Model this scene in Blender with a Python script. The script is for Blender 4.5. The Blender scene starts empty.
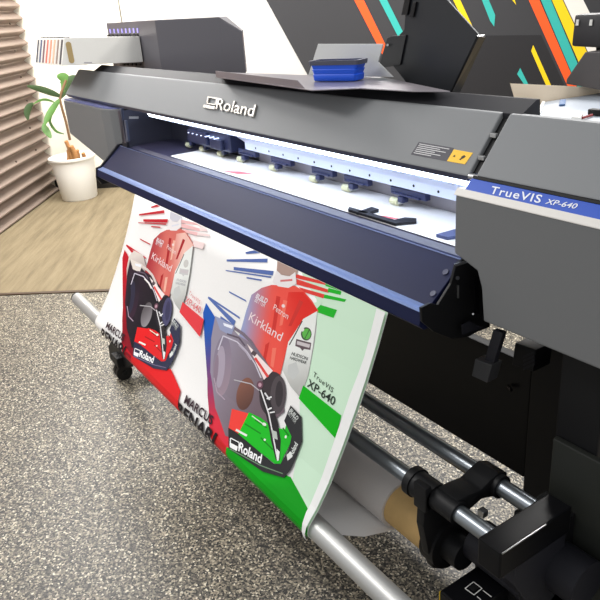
import bpy, bmesh, math, random
from mathutils import Vector, Matrix
from mathutils.geometry import tessellate_polygon
random.seed(7)
C = bpy.context.scene.collection
PI = math.pi
# ---------------------------------------------------------------- camera model
HC = 1.55
F = 685.546
AX = Vector((0.55601533, 0.29275909, -0.77790685))
AY = Vector((0.82813975, -0.27499982, 0.48842569))
AZ = Vector((-0.07093318, -0.91578776, -0.39534955))
O = Vector((0, 0, HC))
def ray(u, v):
    c = Vector((u-300, v-300, F))
    return Vector((AX.dot(c), AY.dot(c), AZ.dot(c)))
def proj(w):
    w = w - O
    q = AX*w.x + AY*w.y + AZ*w.z
    return 300+F*q.x/q.z, 300+F*q.y/q.z
def onp(p0, n, u, v):
    r = ray(u, v); return O + r*((Vector(p0)-O).dot(Vector(n))/r.dot(Vector(n)))
def onx(x, u, v): return onp((x, 0, 0), (1, 0, 0), u, v)
def ony(y, u, v): return onp((0, y, 0), (0, 1, 0), u, v)
def onz(z, u, v): return onp((0, 0, z), (0, 0, 1), u, v)

cam = bpy.data.cameras.new('camera'); co = bpy.data.objects.new('camera', cam); C.objects.link(co)
cam.sensor_width = 36; cam.lens = F*36/600; cam.clip_start = 0.02
Mx = Matrix(((AX.x, -AX.y, -AX.z), (AY.x, -AY.y, -AY.z), (AZ.x, -AZ.y, -AZ.z)))
co.matrix_world = Matrix.Translation(O) @ Mx.to_4x4()
bpy.context.scene.camera = co

# ---------------------------------------------------------------- materials
def lin(c):
    return tuple((x/12.92 if x <= 0.04045 else ((x+0.055)/1.055)**2.4) for x in [k/255 for k in c])
MATS = {}
def mat(name, rgb, rough=0.5, metal=0.0, emit=0, bump=0, bscale=200, var=0, coat=0, spec=0.5, trans=0):
    if name in MATS: return MATS[name]
    m = bpy.data.materials.new(name); m.use_nodes = True; nt = m.node_tree
    b = nt.nodes['Principled BSDF']; c = lin(rgb)
    b.inputs['Base Color'].default_value = (*c, 1); b.inputs['Roughness'].default_value = rough
    b.inputs['Metallic'].default_value = metal; b.inputs['Coat Weight'].default_value = coat
    b.inputs['Specular IOR Level'].default_value = spec
    b.inputs['Transmission Weight'].default_value = trans
    if emit: b.inputs['Emission Color'].default_value = (*c, 1); b.inputs['Emission Strength'].default_value = emit
    tc = nt.nodes.new('ShaderNodeTexCoord')
    nz = nt.nodes.new('ShaderNodeTexNoise'); nz.inputs['Scale'].default_value = bscale; nz.inputs['Detail'].default_value = 4
    nt.links.new(tc.outputs['Object'], nz.inputs['Vector'])
    mx = nt.nodes.new('ShaderNodeMix'); mx.data_type = 'RGBA'
    v = var or 0.03
    mx.inputs['A'].default_value = (*[k*(1-v) for k in c], 1); mx.inputs['B'].default_value = (*[min(1, k*(1+v)) for k in c], 1)
    nt.links.new(nz.outputs['Fac'], mx.inputs['Factor']); nt.links.new(mx.outputs['Result'], b.inputs['Base Color'])
    if bump:
        bp = nt.nodes.new('ShaderNodeBump'); bp.inputs['Strength'].default_value = bump; bp.inputs['Distance'].default_value = 0.002
        nt.links.new(nz.outputs['Fac'], bp.inputs['Height']); nt.links.new(bp.outputs['Normal'], b.inputs['Normal'])
    MATS[name] = m; return m
def ramp(nt, stops, interp='LINEAR'):
    r = nt.nodes.new('ShaderNodeValToRGB'); r.color_ramp.interpolation = interp
    while len(r.color_ramp.elements) < len(stops): r.color_ramp.elements.new(0.5)
    for e, (p, c) in zip(r.color_ramp.elements, stops): e.position = p; e.color = (*lin(c), 1)
    return r
def m_terrazzo():
    m = bpy.data.materials.new('terrazzo'); m.use_nodes = True; nt = m.node_tree; b = nt.nodes['Principled BSDF']
    tc = nt.nodes.new('ShaderNodeTexCoord')
    vo = nt.nodes.new('ShaderNodeTexVoronoi'); vo.inputs['Scale'].default_value = 185; vo.inputs['Randomness'].default_value = 1
    nt.links.new(tc.outputs['Object'], vo.inputs['Vector'])
    sep = nt.nodes.new('ShaderNodeSeparateColor'); nt.links.new(vo.outputs['Color'], sep.inputs['Color'])
    r = ramp(nt, [(0, (16, 15, 14)), (0.26, (62, 58, 52)), (0.44, (96, 90, 79)), (0.64, (128, 120, 104)), (0.82, (166, 156, 136)), (0.95, (218, 210, 190))], 'CONSTANT')
    nt.links.new(sep.outputs['Red'], r.inputs['Fac'])
    nt.links.new(r.outputs['Color'], b.inputs['Base Color'])
    b.inputs['Roughness'].default_value = 0.45; b.inputs['Specular IOR Level'].default_value = .55
    return m
def m_carpet():
    m = bpy.data.materials.new('carpet'); m.use_nodes = True; nt = m.node_tree; b = nt.nodes['Principled BSDF']
    tc = nt.nodes.new('ShaderNodeTexCoord')
    mp = nt.nodes.new('ShaderNodeMapping'); mp.vector_type = 'TEXTURE'; mp.inputs['Rotation'].default_value = (0, 0, math.radians(149)); mp.inputs['Scale'].default_value = (.9, .09, 1)
    nt.links.new(tc.outputs['Object'], mp.inputs['Vector'])
    n1 = nt.nodes.new('ShaderNodeTexNoise'); n1.inputs['Scale'].default_value = 1.6; n1.inputs['Detail'].default_value = 6; n1.inputs['Roughness'].default_value = 0.65
    nt.links.new(mp.outputs['Vector'], n1.inputs['Vector'])
    r = ramp(nt, [(0.3, (102, 90, 68)), (0.5, (122, 109, 84)), (0.7, (134, 121, 95))])
    nt.links.new(n1.outputs['Fac'], r.inputs['Fac']); nt.links.new(r.outputs['Color'], b.inputs['Base Color'])
    n2 = nt.nodes.new('ShaderNodeTexNoise'); n2.inputs['Scale'].default_value = 260; nt.links.new(tc.outputs['Object'], n2.inputs['Vector'])
    bp = nt.nodes.new('ShaderNodeBump'); bp.inputs['Strength'].default_value = 0.5; bp.inputs['Distance'].default_value = 0.004
    nt.links.new(n2.outputs['Fac'], bp.inputs['Height']); nt.links.new(bp.outputs['Normal'], b.inputs['Normal'])
    b.inputs['Roughness'].default_value = 0.95
    return m
def m_attr(name, rough=0.4, coat=0.0):
    m = bpy.data.materials.new(name); m.use_nodes = True; nt = m.node_tree; b = nt.nodes['Principled BSDF']
    a = nt.nodes.new('ShaderNodeVertexColor'); a.layer_name = 'Col'
    nt.links.new(a.outputs['Color'], b.inputs['Base Color']); b.inputs['Roughness'].default_value = rough
    b.inputs['Specular IOR Level'].default_value = .18; b.inputs['Coat Weight'].default_value = coat
    return m
GREY = mat('hood_grey', (131, 133, 135), 0.55, spec=.25, bump=0.05, bscale=900)
GREYD = mat('cover_grey', (116, 117, 118), 0.55, spec=.3, bump=0.05, bscale=900)
INKG = mat('ink_cover', (92, 90, 96), 0.35)
NAVY = mat('apron_navy', (24, 29, 62), 0.5, spec=.16)
BLK = mat('black_plastic', (17, 17, 19), 0.5, spec=.3)
BLKG = mat('black_gloss', (14, 14, 17), 0.3, spec=.18)
BLKS = mat('black_steel', (34, 34, 40), 0.5, spec=.3)
DPUR = mat('inner_steel', (88, 88, 102), 0.32, metal=0.5)
ALU = mat('aluminium', (196, 196, 196), 0.28, metal=0.9)
ALUM = mat('brushed_tube', (190, 190, 188), 0.42, metal=0.55)
STEEL = mat('steel_tube', (150, 156, 162), 0.3, metal=0.9)
WHITE = mat('white_plastic', (238, 236, 230), 0.5)
VINYL = mat('vinyl_white', (240, 238, 236), 0.45, spec=.2)
BACKV = mat('vinyl_back', (212, 206, 202), 0.45)
CARD = mat('cardboard', (206, 170, 112), 0.7, var=0.08, bscale=60)
LED = mat('led_light', (225, 238, 255), 0.5, emit=5)
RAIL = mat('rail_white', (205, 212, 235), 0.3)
BLUE = mat('band_blue', (40, 84, 190), 0.35)
SILV = mat('band_silver', (222, 218, 212), 0.4)

# ---------------------------------------------------------------- mesh helpers
def bm_obj(name, bm, m, parent=None, smooth=False):
    me = bpy.data.meshes.new(name)
    bmesh.ops.recalc_face_normals(bm, faces=bm.faces)
    bm.to_mesh(me); bm.free()
    ms = m if isinstance(m, (list, tuple)) else [m]
    for k in ms: me.materials.append(k)
    o = bpy.data.objects.new(name, me); C.objects.link(o)
    if parent is not None:
        o.parent = parent; o.matrix_parent_inverse = parent.matrix_world.inverted() if False else Matrix.Translation(-parent.location)
    if smooth:
        for p in me.polygons: p.use_smooth = True
        me.set_sharp_from_angle(angle=math.radians(38))
    return o
def bevel(bm, w, seg=2):
    if w > 0:
        bmesh.ops.bevel(bm, geom=list(bm.edges), offset=w, segments=seg, affect='EDGES', profile=0.6, clamp_overlap=True)
def box(bm, x0, x1, y0, y1, z0, z1, bv=0.0):
    t = bmesh.new(); bmesh.ops.create_cube(t, size=1)
    for v in t.verts: v.co = Vector((x0+(v.co.x+.5)*(x1-x0), y0+(v.co.y+.5)*(y1-y0), z0+(v.co.z+.5)*(z1-z0)))
    bevel(t, bv); merge(bm, t)
def merge(bm, t, mtx=None):
    if mtx is not None: t.transform(mtx)
    me = bpy.data.meshes.new('tmp'); t.to_mesh(me); t.free(); bm.from_mesh(me); bpy.data.meshes.remove(me)
def slab(bm, pts, off, bv=0.0):
    """polygon (3-D points) pushed along off"""
    t = bmesh.new(); off = Vector(off)
    a = [t.verts.new(Vector(p)) for p in pts]; b = [t.verts.new(Vector(p)+off) for p in pts]
    t.faces.new(a); t.faces.new(list(reversed(b))); n = len(pts)
    for i in range(n): t.faces.new((a[i], b[i], b[(i+1) % n], a[(i+1) % n]))
    bmesh.ops.recalc_face_normals(t, faces=t.faces)
    bevel(t, bv); merge(bm, t)
def prism_x(bm, yz, x0, x1, bv=0.0): slab(bm, [(x0, y, z) for y, z in yz], (x1-x0, 0, 0), bv)
def tube(bm, a, b, r, seg=24, r2=None, cap=True):
    a = Vector(a); b = Vector(b); d = b-a
    t = bmesh.new(); bmesh.ops.create_cone(t, cap_ends=cap, segments=seg, radius1=r, radius2=r if r2 is None else r2, depth=d.length)
    merge(bm, t, Matrix.Translation((a+b)/2) @ d.to_track_quat('Z', 'Y').to_matrix().to_4x4())
def pipe(bm, pts, rad, seg=8):
    n = len(pts); rings = []
    rad = rad if isinstance(rad, (list, tuple)) else [rad]*n
    pts = [Vector(p) for p in pts]; up = None
    for i, p in enumerate(pts):
        d = (pts[min(i+1, n-1)]-pts[max(i-1, 0)]).normalized()
        if up is None: up = d.orthogonal().normalized()
        up = (up - d*up.dot(d)).normalized(); s = d.cross(up)
        rings.append([bm.verts.new(p+(up*math.cos(2*PI*k/seg)+s*math.sin(2*PI*k/seg))*rad[i]) for k in range(seg)])
    for i in range(n-1):
        for k in range(seg): bm.faces.new((rings[i][k], rings[i][(k+1) % seg], rings[i+1][(k+1) % seg], rings[i+1][k]))
    bm.faces.new(list(reversed(rings[0]))); bm.faces.new(rings[-1])
def smooth_path(pts, n=8):
    pts = [Vector(p) for p in pts]; out = []
    q = [pts[0]*2-pts[1]]+pts+[pts[-1]*2-pts[-2]]
    for i in range(1, len(q)-2):
        for k in range(n):
            t = k/n; a, b, c, d = q[i-1:i+3]
            out.append(0.5*((2*b)+(c-a)*t+(2*a-5*b+4*c-d)*t*t+(3*b-a-3*c+d)*t**3))
    out.append(pts[-1]); return out
def lathe(bm, prof, c, seg=40):
    """prof list of (r,z) closed outline open at the axis"""
    rings = []
    for r, z in prof:
        rings.append([bm.verts.new((c[0]+r*math.cos(2*PI*k/seg), c[1]+r*math.sin(2*PI*k/seg), c[2]+z)) for k in range(seg)] if r > 1e-6 else [bm.verts.new((c[0], c[1], c[2]+z))])
    for i in range(len(rings)-1):
        a, b = rings[i], rings[i+1]
        for k in range(seg):
            j = (k+1) % seg
            if len(a) == 1: bm.faces.new((a[0], b[k], b[j]))
            elif len(b) == 1: bm.faces.new((a[k], a[j], b[0]))
            else: bm.faces.new((a[k], a[j], b[j], b[k]))
def thing(name, loc, label, cat, group=None):
    o = bpy.data.objects.new(name, None); o.empty_display_size = 0.05; o.location = loc; C.objects.link(o)
    o['label'] = label; o['category'] = cat
    if group: o['group'] = group
    return o
def tag(o, label, cat, group=None):
    o['label'] = label; o['category'] = cat
    if group: o['group'] = group
    return o
def part(name, m, parent, fn, smooth=False, label=None):
    bm = bmesh.new(); fn(bm); o = bm_obj(name, bm, m, parent, smooth)
    if label: o['label'] = label
    return o
def each(name, m, parent, shapes, smooth=False, label=None):
    """one part per shape function"""
    return [part(name, m, parent, f, smooth, label) for f in shapes]
def copy_tree(o, parent=None):
    c = o.copy(); C.objects.link(c)
    if parent is not None: c.parent = parent
    for ch in list(o.children): copy_tree(ch, c)
    return c
# text as triangles in a unit-free plane
def text_mesh(s, bold=0.0, shear=0.0, spacing=1.0):
    cu = bpy.data.curves.new('t', 'FONT'); cu.body = s; cu.size = 1; cu.offset = bold; cu.shear = shear; cu.space_character = spacing
    cu.resolution_u = 3
    o = bpy.data.objects.new('t', cu); C.objects.link(o)
    dg = bpy.context.evaluated_depsgraph_get(); ev = o.evaluated_get(dg); me = ev.to_mesh()
    vs = [(v.co.x, v.co.y) for v in me.vertices]; fs = [tuple(p.vertices) for p in me.polygons]
    ev.to_mesh_clear(); bpy.data.objects.remove(o); bpy.data.curves.remove(cu)
    x0 = min(v[0] for v in vs); x1 = max(v[0] for v in vs)
    return [((x-x0)/(x1-x0), y/0.69) for x, y in vs], fs      # cap height ~ 1
def text3d(bm, s, bl, br, tl, off, thick=0.0, **k):
    """letters from baseline-left to baseline-right; tl is cap-top above bl (3-D points)"""
    vs, fs = text_mesh(s, **k); bl, br, tl = Vector(bl), Vector(br), Vector(tl); off = Vector(off)
    t = bmesh.new()
    P = [t.verts.new(bl+(br-bl)*x+(tl-bl)*y+off) for x, y in vs]
    for f in fs:
        try: t.faces.new([P[i] for i in f])
        except ValueError: pass
    if thick:
        bmesh.ops.remove_doubles(t, verts=t.verts, dist=1e-6)
        g = bmesh.ops.extrude_face_region(t, geom=list(t.faces))
        n = off.normalized()*thick
        for v in g['geom']:
            if isinstance(v, bmesh.types.BMVert): v.co += n
    merge(bm, t)

# ================================================================ the room
def struct(o): o['kind'] = 'structure'; return o
CORNER = Vector((-7.06, 1.65, 0)); BD = Vector((.61, .79, 0)).normalized(); WN = Vector((BD.y, -BD.x, 0))
CE0 = Vector((-4.454, .559, 0)); CED = (Vector((-4.028, 1.10, 0))-CE0).normalized()
def fn(bm): slab(bm, [(-9, -4, 0), (3.2, -4, 0), (3.2, 12, 0), (-9, 12, 0)], (0, 0, -.1))
struct(part('floor', m_terrazzo(), None, fn))
def fn(bm):
    a = CE0-CED*5; b = CE0+CED*8
    slab(bm, [a, b, b+Vector((-.785*1, .62, 0))*4.6, a+Vector((-.785, .62, 0))*4.6], (0, 0, .004))
cp = part('trim_1', m_carpet(), None, fn); struct(cp); cp['label'] = 'tan streaky carpet area beyond the speckled floor'
def fn(bm):
    a = CE0-CED*5; b = CE0+CED*8; n = Vector((.785, -.62, 0))*.03
    slab(bm, [a, b, b+n, a+n], (0, 0, .007))
struct(part('trim_2', mat('edge_strip', (70, 52, 34), .6), None, fn))
WL = 9.0; WH = 3.0
WT = -WN*0.1
def wp(t, z): return CORNER+BD*t+Vector((0, 0, z))
seam = onp(CORNER, WN, 119, 10); ts = (seam-CORNER).dot(BD)
struct(part('wall_back', mat('cream_wall', (246, 240, 224), .7), None, lambda bm: slab(bm, [wp(-.3, 0), wp(ts, 0), wp(ts, WH), wp(-.3, WH)], WT)))
struct(part('wall_rear', mat('pale_grey_wall', (204, 202, 199), .6), None, lambda bm: slab(bm, [wp(ts+.015, 0), wp(WL, 0), wp(WL, WH), wp(ts+.015, WH)], WT)))
struct(part('baseboard_back', mat('baseboard_black', (28, 26, 26), .5), None, lambda bm: slab(bm, [wp(0, .004), wp(WL, .004), wp(WL, .12), wp(0, .12)], WN*.015)))
# corrugated wall
def corr(bm):
    a = Vector((-5.92, .862, 0)); d = Vector((CORNER.x-a.x, CORNER.y-a.y, 0)).normalized(); n = Vector((d.y, -d.x, 0))
    if n.dot(-a) < 0: n = -n
    s0 = a-d*2.6; L = 2.6+(CORNER-a).dot(d)-.02; pitch = .106; rows = int(WH/pitch*12); prev = None
    for i in range(rows+1):
        z = i*pitch/12; ph = 2*PI*z/pitch; off = .034*(math.sin(ph)+.18*math.sin(2*ph))
        cur = [bm.verts.new(s0+n*off+Vector((0, 0, z))), bm.verts.new(s0+d*L+n*off+Vector((0, 0, z)))]
        if prev: bm.faces.new((prev[0], prev[1], cur[1], cur[0]))
        prev = cur
    g = bmesh.ops.extrude_face_region(bm, geom=list(bm.faces))
    for v in g['geom']:
        if isinstance(v, bmesh.types.BMVert): v.co -= n*.06
    global CN, CA, CD; CN = n; CA = s0; CD = d
wc = part('wall_left', mat('corrugated_taupe', (142, 126, 116), .5, metal=.3, bump=.1, bscale=40), None, corr, True); struct(wc)
# screws in corrugated wall
for (u, v) in [(8, 24), (13, 51), (19, 77), (25, 101), (28, 128), (34, 150), (14, 162)]:
    p = onp(CA, CN, u, v)+CN*.014
    part('screw', mat('screw_steel', (90, 78, 70), .4, metal=.6), wc, lambda bm: tube(bm, p, p+CN*.012, .008, 8))
# mural shapes painted on the wall panel
def wpt(u, v, o=.004): return onp(CORNER, WN, u, v)+WN*o
def wall_poly(bm, px, o=.004): slab(bm, [wpt(u, v, o) for u, v in px], -WN*.003)
PD = mat('mural_dark', (54, 54, 57), .6); PB = mat('mural_black', (34, 33, 36), .5)
OR = mat('mural_orange', (255, 92, 28), .6); TE = mat('mural_teal', (52, 182, 172), .6); YE = mat('mural_yellow', (250, 212, 10), .6); WM = mat('mural_white', (244, 240, 232), .6)
mur = bpy.data.objects.get('wall_rear')
def mp(name, m, polys, o):
    def f(bm):
        for p in polys: wall_poly(bm, p, o)
    q = part(name, m, mur, f); return q
mp('mural_field', PD, [[(230, -66), (700, -66), (700, 130), (338, 130)]], .004)
mp('mural_lower_field', PB, [[(440, 36), (541, 35), (571, 100), (440, 105)]], .006)
STR = {'orange_stripe': (OR, [[(348, -12), (358, -12), (390, 54), (382, 54)], [(523, -12), (534, -12), (578, 90), (569, 90)]]),
 'teal_stripe': (TE, [[(373, -12), (381, -12), (413, 52), (406, 52)], [(477, -12), (483.5, -12), (495, 15), (494, 26.5), (490, 21)], [(520, 68), (528, 84), (525, 86), (517, 74)], [(535.6, -12), (545.6, -12), (588.5, 90), (578.5, 90)]]),
 'yellow_stripe': (YE, [[(447, -12), (454.5, -12), (475, 32), (466, 26)], [(533, 45), (552, 88), (547, 88), (531, 51)], [(546.5, -12), (556.7, -12), (604.6, 90), (590.4, 90)], [(507, -12), (511, -12), (516, 5), (512, 0)]]),
 'white_stripe': (WM, [[(557.7, -12), (577, -12), (628, 90), (605.6, 90)]])}
for nm, (m_s, L) in STR.items():
    for p in L:
        p = list(p)
        for i_, j_ in ((0, -1), (1, 2)):
            if p[i_][1] == -12 and p[j_][1] > -12:
                q_ = (-62-p[i_][1])/(p[j_][1]-p[i_][1]); p[i_] = (p[i_][0]+(p[j_][0]-p[i_][0])*q_, -62)
        mp(nm, m_s, [p], .009)
def fn(bm):
    a = wpt(430, 0, .01); b = wpt(475, 32, .01); tube(bm, a, b, .006, 6)
q = part('hairline', mat('mural_line', (120, 120, 116), .5), mur, fn)
# ceiling lamps' light is added at the end

# ================================================================ the potted plant
pc = Vector((-6.57, 1.735, 0.004))
def fn(bm): lathe(bm, [(0, 0), (.158, 0), (.164, .008), (.188, .26), (.2, .372), (.216, .376), (.218, .396), (.208, .4), (.192, .376), (.184, .31), (0, .31)], pc, 48)
pot = part('potted_plant', WHITE, None, fn, True)
tag(pot, 'white tapered flower pot with leafy cane plant beside corrugated wall', 'plant')
def fn(bm): lathe(bm, [(0, .30), (.175, .30), (.18, .325), (.08, .333), (0, .33)], pc, 24)
part('soil', mat('soil', (58, 42, 30), .9, bump=.6, bscale=60), pot, fn)
bark = mat('cane_bark', (178, 128, 78), .7, var=.25, bscale=25, bump=.3)
for (du, tu, tv, r) in [((.00, .03), 66, 141, .021), ((.03, .06), 71, 146, .026), ((.05, .12), 83, 153, .02), ((-.03, .08), 77, 150, .02), ((-.02, -.02), 68, 150, .016)]:
    def fn(bm):
        base = pc+Vector((du[0], du[1]-.03, .32)); top = onx(-6.55+du[0], tu, tv)
        pipe(bm, smooth_path([base, base.lerp(top, .5)+Vector((.0, .008, 0)), top], 4), [r*(1-.02*k) for k in range(9)], 10)
    part('cane', bark, pot, fn, True)
def stalk(bm, px, r, x=-6.55): pipe(bm, smooth_path([onx(x, u, v) for u, v in px], 6), r, 7)
part('stem', mat('stem_brown', (120, 92, 62), .7), pot, lambda bm: stalk(bm, [(70, 140), (66, 122), (62, 108), (60, 98), (63, 88), (66, 80)], .012), True)
LG = mat('leaf_green', (84, 124, 58), .45, var=.3, bscale=14); LD = mat('leaf_dark', (58, 80, 46), .5, var=.3, bscale=14)
def leaf(px, w, m, fold=.25, x=-6.55, dx=0.0):
    """ribbon leaf along a path, widest in the middle, folded along the midrib"""
    def fn(bm):
        P = smooth_path([onx(x+dx*i, u, v) for i, (u, v) in enumerate(px)], 7); n = len(P); rows = []
        for i, p in enumerate(P):
            t = i/(n-1); ww = w*(math.sin(PI*min(1, t*.93+.04))**.7)*.5+.001
            d = (P[min(i+1, n-1)]-P[max(i-1, 0)]).normalized(); s = d.cross(Vector((1, 0, 0)));
            s = s.normalized() if s.length > 1e-4 else Vector((0, 1, 0)); nn = d.cross(s).normalized()
            rows.append([bm.verts.new(p+s*ww+nn*ww*fold), bm.verts.new(p), bm.verts.new(p-s*ww+nn*ww*fold)])
        for a, b in zip(rows, rows[1:]):
            for k in range(2): bm.faces.new((a[k], a[k+1], b[k+1], b[k]))
        g = bmesh.ops.extrude_face_region(bm, geom=list(bm.faces))
        for v in g['geom']:
            if isinstance(v, bmesh.types.BMVert): v.co.x += .003
    part('leaf', m, pot, fn, True)
leaf([(62, 97), (52, 93), (40, 89), (27, 86)], .055, LD, dx=.03)
leaf([(63, 92), (66, 84), (64, 78), (57, 76)], .10, LG)
leaf([(65, 90), (70, 82), (74, 79), (78, 77)], .08, LD)
leaf([(61, 98), (54, 107), (48, 117), (44, 125)], .055, LG, dx=.03)
leaf([(44, 123), (45, 128), (48, 133), (51, 138)], .06, LG, dx=.02)
leaf([(56, 103), (48, 100), (41, 100), (33, 104)], .02, LG, dx=.02)
leaf([(33, 103), (29, 107), (27, 113), (28, 120)], .055, LD)
leaf([(52, 115), (50, 122), (56, 131), (64, 134)], .022, LG)
leaf([(60, 99), (66, 92), (72, 88), (76, 82)], .04, LD)

# ================================================================ the printer
PR = thing('wide_format_printer', (-2.0, 1.3, 0), 'charcoal grey wide roll-fed inkjet printer on a black stand', 'printer')
XG = -.889                       # hood seam
XL = -3.515
HOOD = [(.957, 1.2305), (1.042, 1.335), (1.05, 1.336), (1.20, 1.298), (1.20, 1.24), (.985, 1.228), (.962, 1.224)]
hood = part('front_cover', GREY, PR, lambda bm: prism_x(bm, HOOD, XL, XG-.008, .003), label='long sloping grey front cover')
part('cover_lip', mat('lip_dark', (58, 60, 78), .35), PR, lambda bm: prism_x(bm, [(.9565, 1.2300), (.961, 1.2195), (.975, 1.2195), (.975, 1.2265), (.962, 1.2245)], XL+.02, XG-.01))
HN = Vector((0, -.1045, .085)).normalized()
hp = lambda u, v: onp((0, .957, 1.2305), HN, u, v)
part('top_bar', mat('bar_black', (40, 40, 44), .6, spec=.2), PR, lambda bm: prism_x(bm, [(1.046, 1.3345), (1.088, 1.357), (1.096, 1.3565), (1.10, 1.318), (1.10, 1.3), (1.05, 1.3)], -3.30, -.853, .001), label='black rear top panel')
part('rear_deck', BLK, PR, lambda bm: box(bm, -3.30, -.94, 1.101, 1.36, 1.25, 1.303), label='black rear deck')
part('right_top_cover', GREY, PR, lambda bm: prism_x(bm, [(.957, 1.2345), (1.042, 1.335), (1.055, 1.336), (1.065, 1.305), (1.35, 1.29), (1.35, 1.21), (.99, 1.222)], XG+.012, -.30, .003))
part('hinge', ALU, PR, lambda bm: tube(bm, (XG-.014, .964, 1.229), (XG+.016, .964, 1.229), .006, 12), True)
for y, z in ((.985, 1.2635), (1.015, 1.3005)): part('hinge', ALU, PR, lambda bm: box(bm, XG-.007, XG+.007, y-.004, y+.004, z-.006, z+.002, .001))
part('seam_filler', BLK, PR, lambda bm: prism_x(bm, [(.97, 1.234), (1.046, 1.324), (1.06, 1.326), (1.2, 1.29), (1.2, 1.24), (.99, 1.23)], XG-.012, XG+.013))
# badge on the hood
ROL = mat('badge_steel', (196, 192, 186), .35, metal=.4)
def logo(bm, f, off, thick=.006, q=None):
    A, B, Cc, D = q   # bottom-left, bottom-right, top-right, top-left of the monitor shape (3-D)
    A, B, Cc, D = map(Vector, (A, B, Cc, D)); o = Vector(off); n = o.normalized()*thick
    def L(s, t): return (A.lerp(B, s)).lerp(D.lerp(Cc, s), t)+o
    slab(bm, [L(0, 0), L(1, 0), L(1, .26), L(0, .26)], n)
    t = .07
    for (s0, s1, t0, t1) in ((.18, .30, .36, 1), (.96, 1.08, .36, 1), (.18, 1.08, .36, .44), (.18, 1.08, .90, 1)):
        slab(bm, [L(s0, t0), L(s1, t0), L(s1, t1), L(s0, t1)], n)
def fn(bm):
    logo(bm, hp, HN*.001, q=(hp(204.5, 108.5), hp(216, 110.5), hp(218.5, 99), hp(207.5, 97)))
    text3d(bm, 'Roland', hp(217, 110), hp(257.5, 118.3), hp(217.8, 98.8), HN*.001, .006, bold=.008, shear=.25)
badge = part('badge', ROL, hood, fn, label='raised silver maker lettering')
def fn(bm):
    slab(bm, [hp(411, 154.5), hp(447, 161.2), hp(454, 148), hp(419, 142)], HN*.0006)
part('warning_label', mat('label_dark', (46, 44, 58), .5), hood, fn)
def fn(bm):
    slab(bm, [hp(447, 161.2), hp(465, 164.4), hp(473, 153), hp(454, 149.5)], HN*.0007)
wl = part('warning_sticker', mat('label_yellow', (250, 196, 10), .5), hood, fn)
def fn(bm):
    for k, w in enumerate([.95, .7, .9, .6, .8, .55]):
        t = .12+.14*k
        a = hp(419, 142).lerp(hp(411, 154.5), t); b = hp(454, 148).lerp(hp(447, 161.2), t); c = Vector((0, 0, 0))
        d = (hp(411, 154.5)-hp(419, 142))*.045
        p = a.lerp(b, .05); q = a.lerp(b, .05+.9*w)
        slab(bm, [p, q, q+d, p+d], HN*.0009)
part('label_text', mat('label_white', (220, 220, 220), .5), hood, fn)
def fn(bm):
    c = hp(463, 157.5); ax = (hp(470, 158.7)-c)*.35; ay = (hp(467, 151)-c)*.4
    slab(bm, [c-ax*.5-ay*.9, c+ax*.6-ay*.2, c+ax*.9+ay*.5, c+ay*.9, c-ax*.6+ay*.2], HN*.001)
    slab(bm, [c-ax*.9-ay*1.0, c-ax*.2-ay*1.1, c+ax*.1-ay*.6, c-ax*.5-ay*.5], HN*.001)
    c = hp(454.5, 156.2)
    slab(bm, [c-ax*.5-ay*.3, c+ax*.5-ay*.2, c+ay*.5], HN*.001)
part('label_symbol', BLK, hood, fn)
# right front cover and blue band
BANDN = Vector((0, -.0225, .020)).normalized()
def bandp(u, v): return onp((0, .952, 1.2165), Vector((0, -.0165, .022)), u, v)
B0 = (.954, 1.2285); B1 = (.9305, 1.201)
B1 = (.9285, 1.2005)
def yzl(t): return (B0[0]+(B1[0]-B0[0])*t, B0[1]+(B1[1]-B0[1])*t)
b_n = Vector((0, -(B0[1]-B1[1]), (B0[0]-B1[0]))).normalized()
bp_ = lambda u, v: onp((0, *B0), b_n, u, v)
rc = part('right_front_cover', GREYD, PR, lambda bm: slab(bm, [(x, .93, z) for x, z in [(-.902, 1.2), (-.902, 1.0825), (-.842, 1.062), (-.830, 1.03), (-.822, .963), (-.30, .963), (-.30, 1.2)]], (0, .30, 0), .004), label='plain grey right end cover')
part('band_shadow_gap', BLK, PR, lambda bm: prism_x(bm, [(.958, 1.2335), (.956, 1.2290), (.99, 1.2225), (.99, 1.23)], -.885, -.30))
part('brand_band', BLUE, PR, lambda bm: prism_x(bm, [yzl(0), yzl(.62), (1.0, 1.2), (1.0, 1.2205)], -.885, -.30), label='blue band carrying the model lettering')
part('silver_band', SILV, PR, lambda bm: prism_x(bm, [yzl(.62), yzl(1), (.9285, 1.199), (1.0, 1.1985), (1.0, 1.2)], -.905, -.30, 0), label='pale silver strip under blue band')
def fn(bm):
    text3d(bm, 'TrueVIS', bp_(489.5, 193.4), bp_(540, 203.2), bp_(492.5, 186.2), b_n*.0005, 0, bold=.012, spacing=1.12)
    text3d(bm, 'XP-640', bp_(545, 203.6), bp_(576, 209), bp_(547.5, 198.8), b_n*.0005, 0, bold=.01, shear=.15)
part('band_lettering', mat('letter_white', (235, 238, 245), .4), PR, fn)
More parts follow.
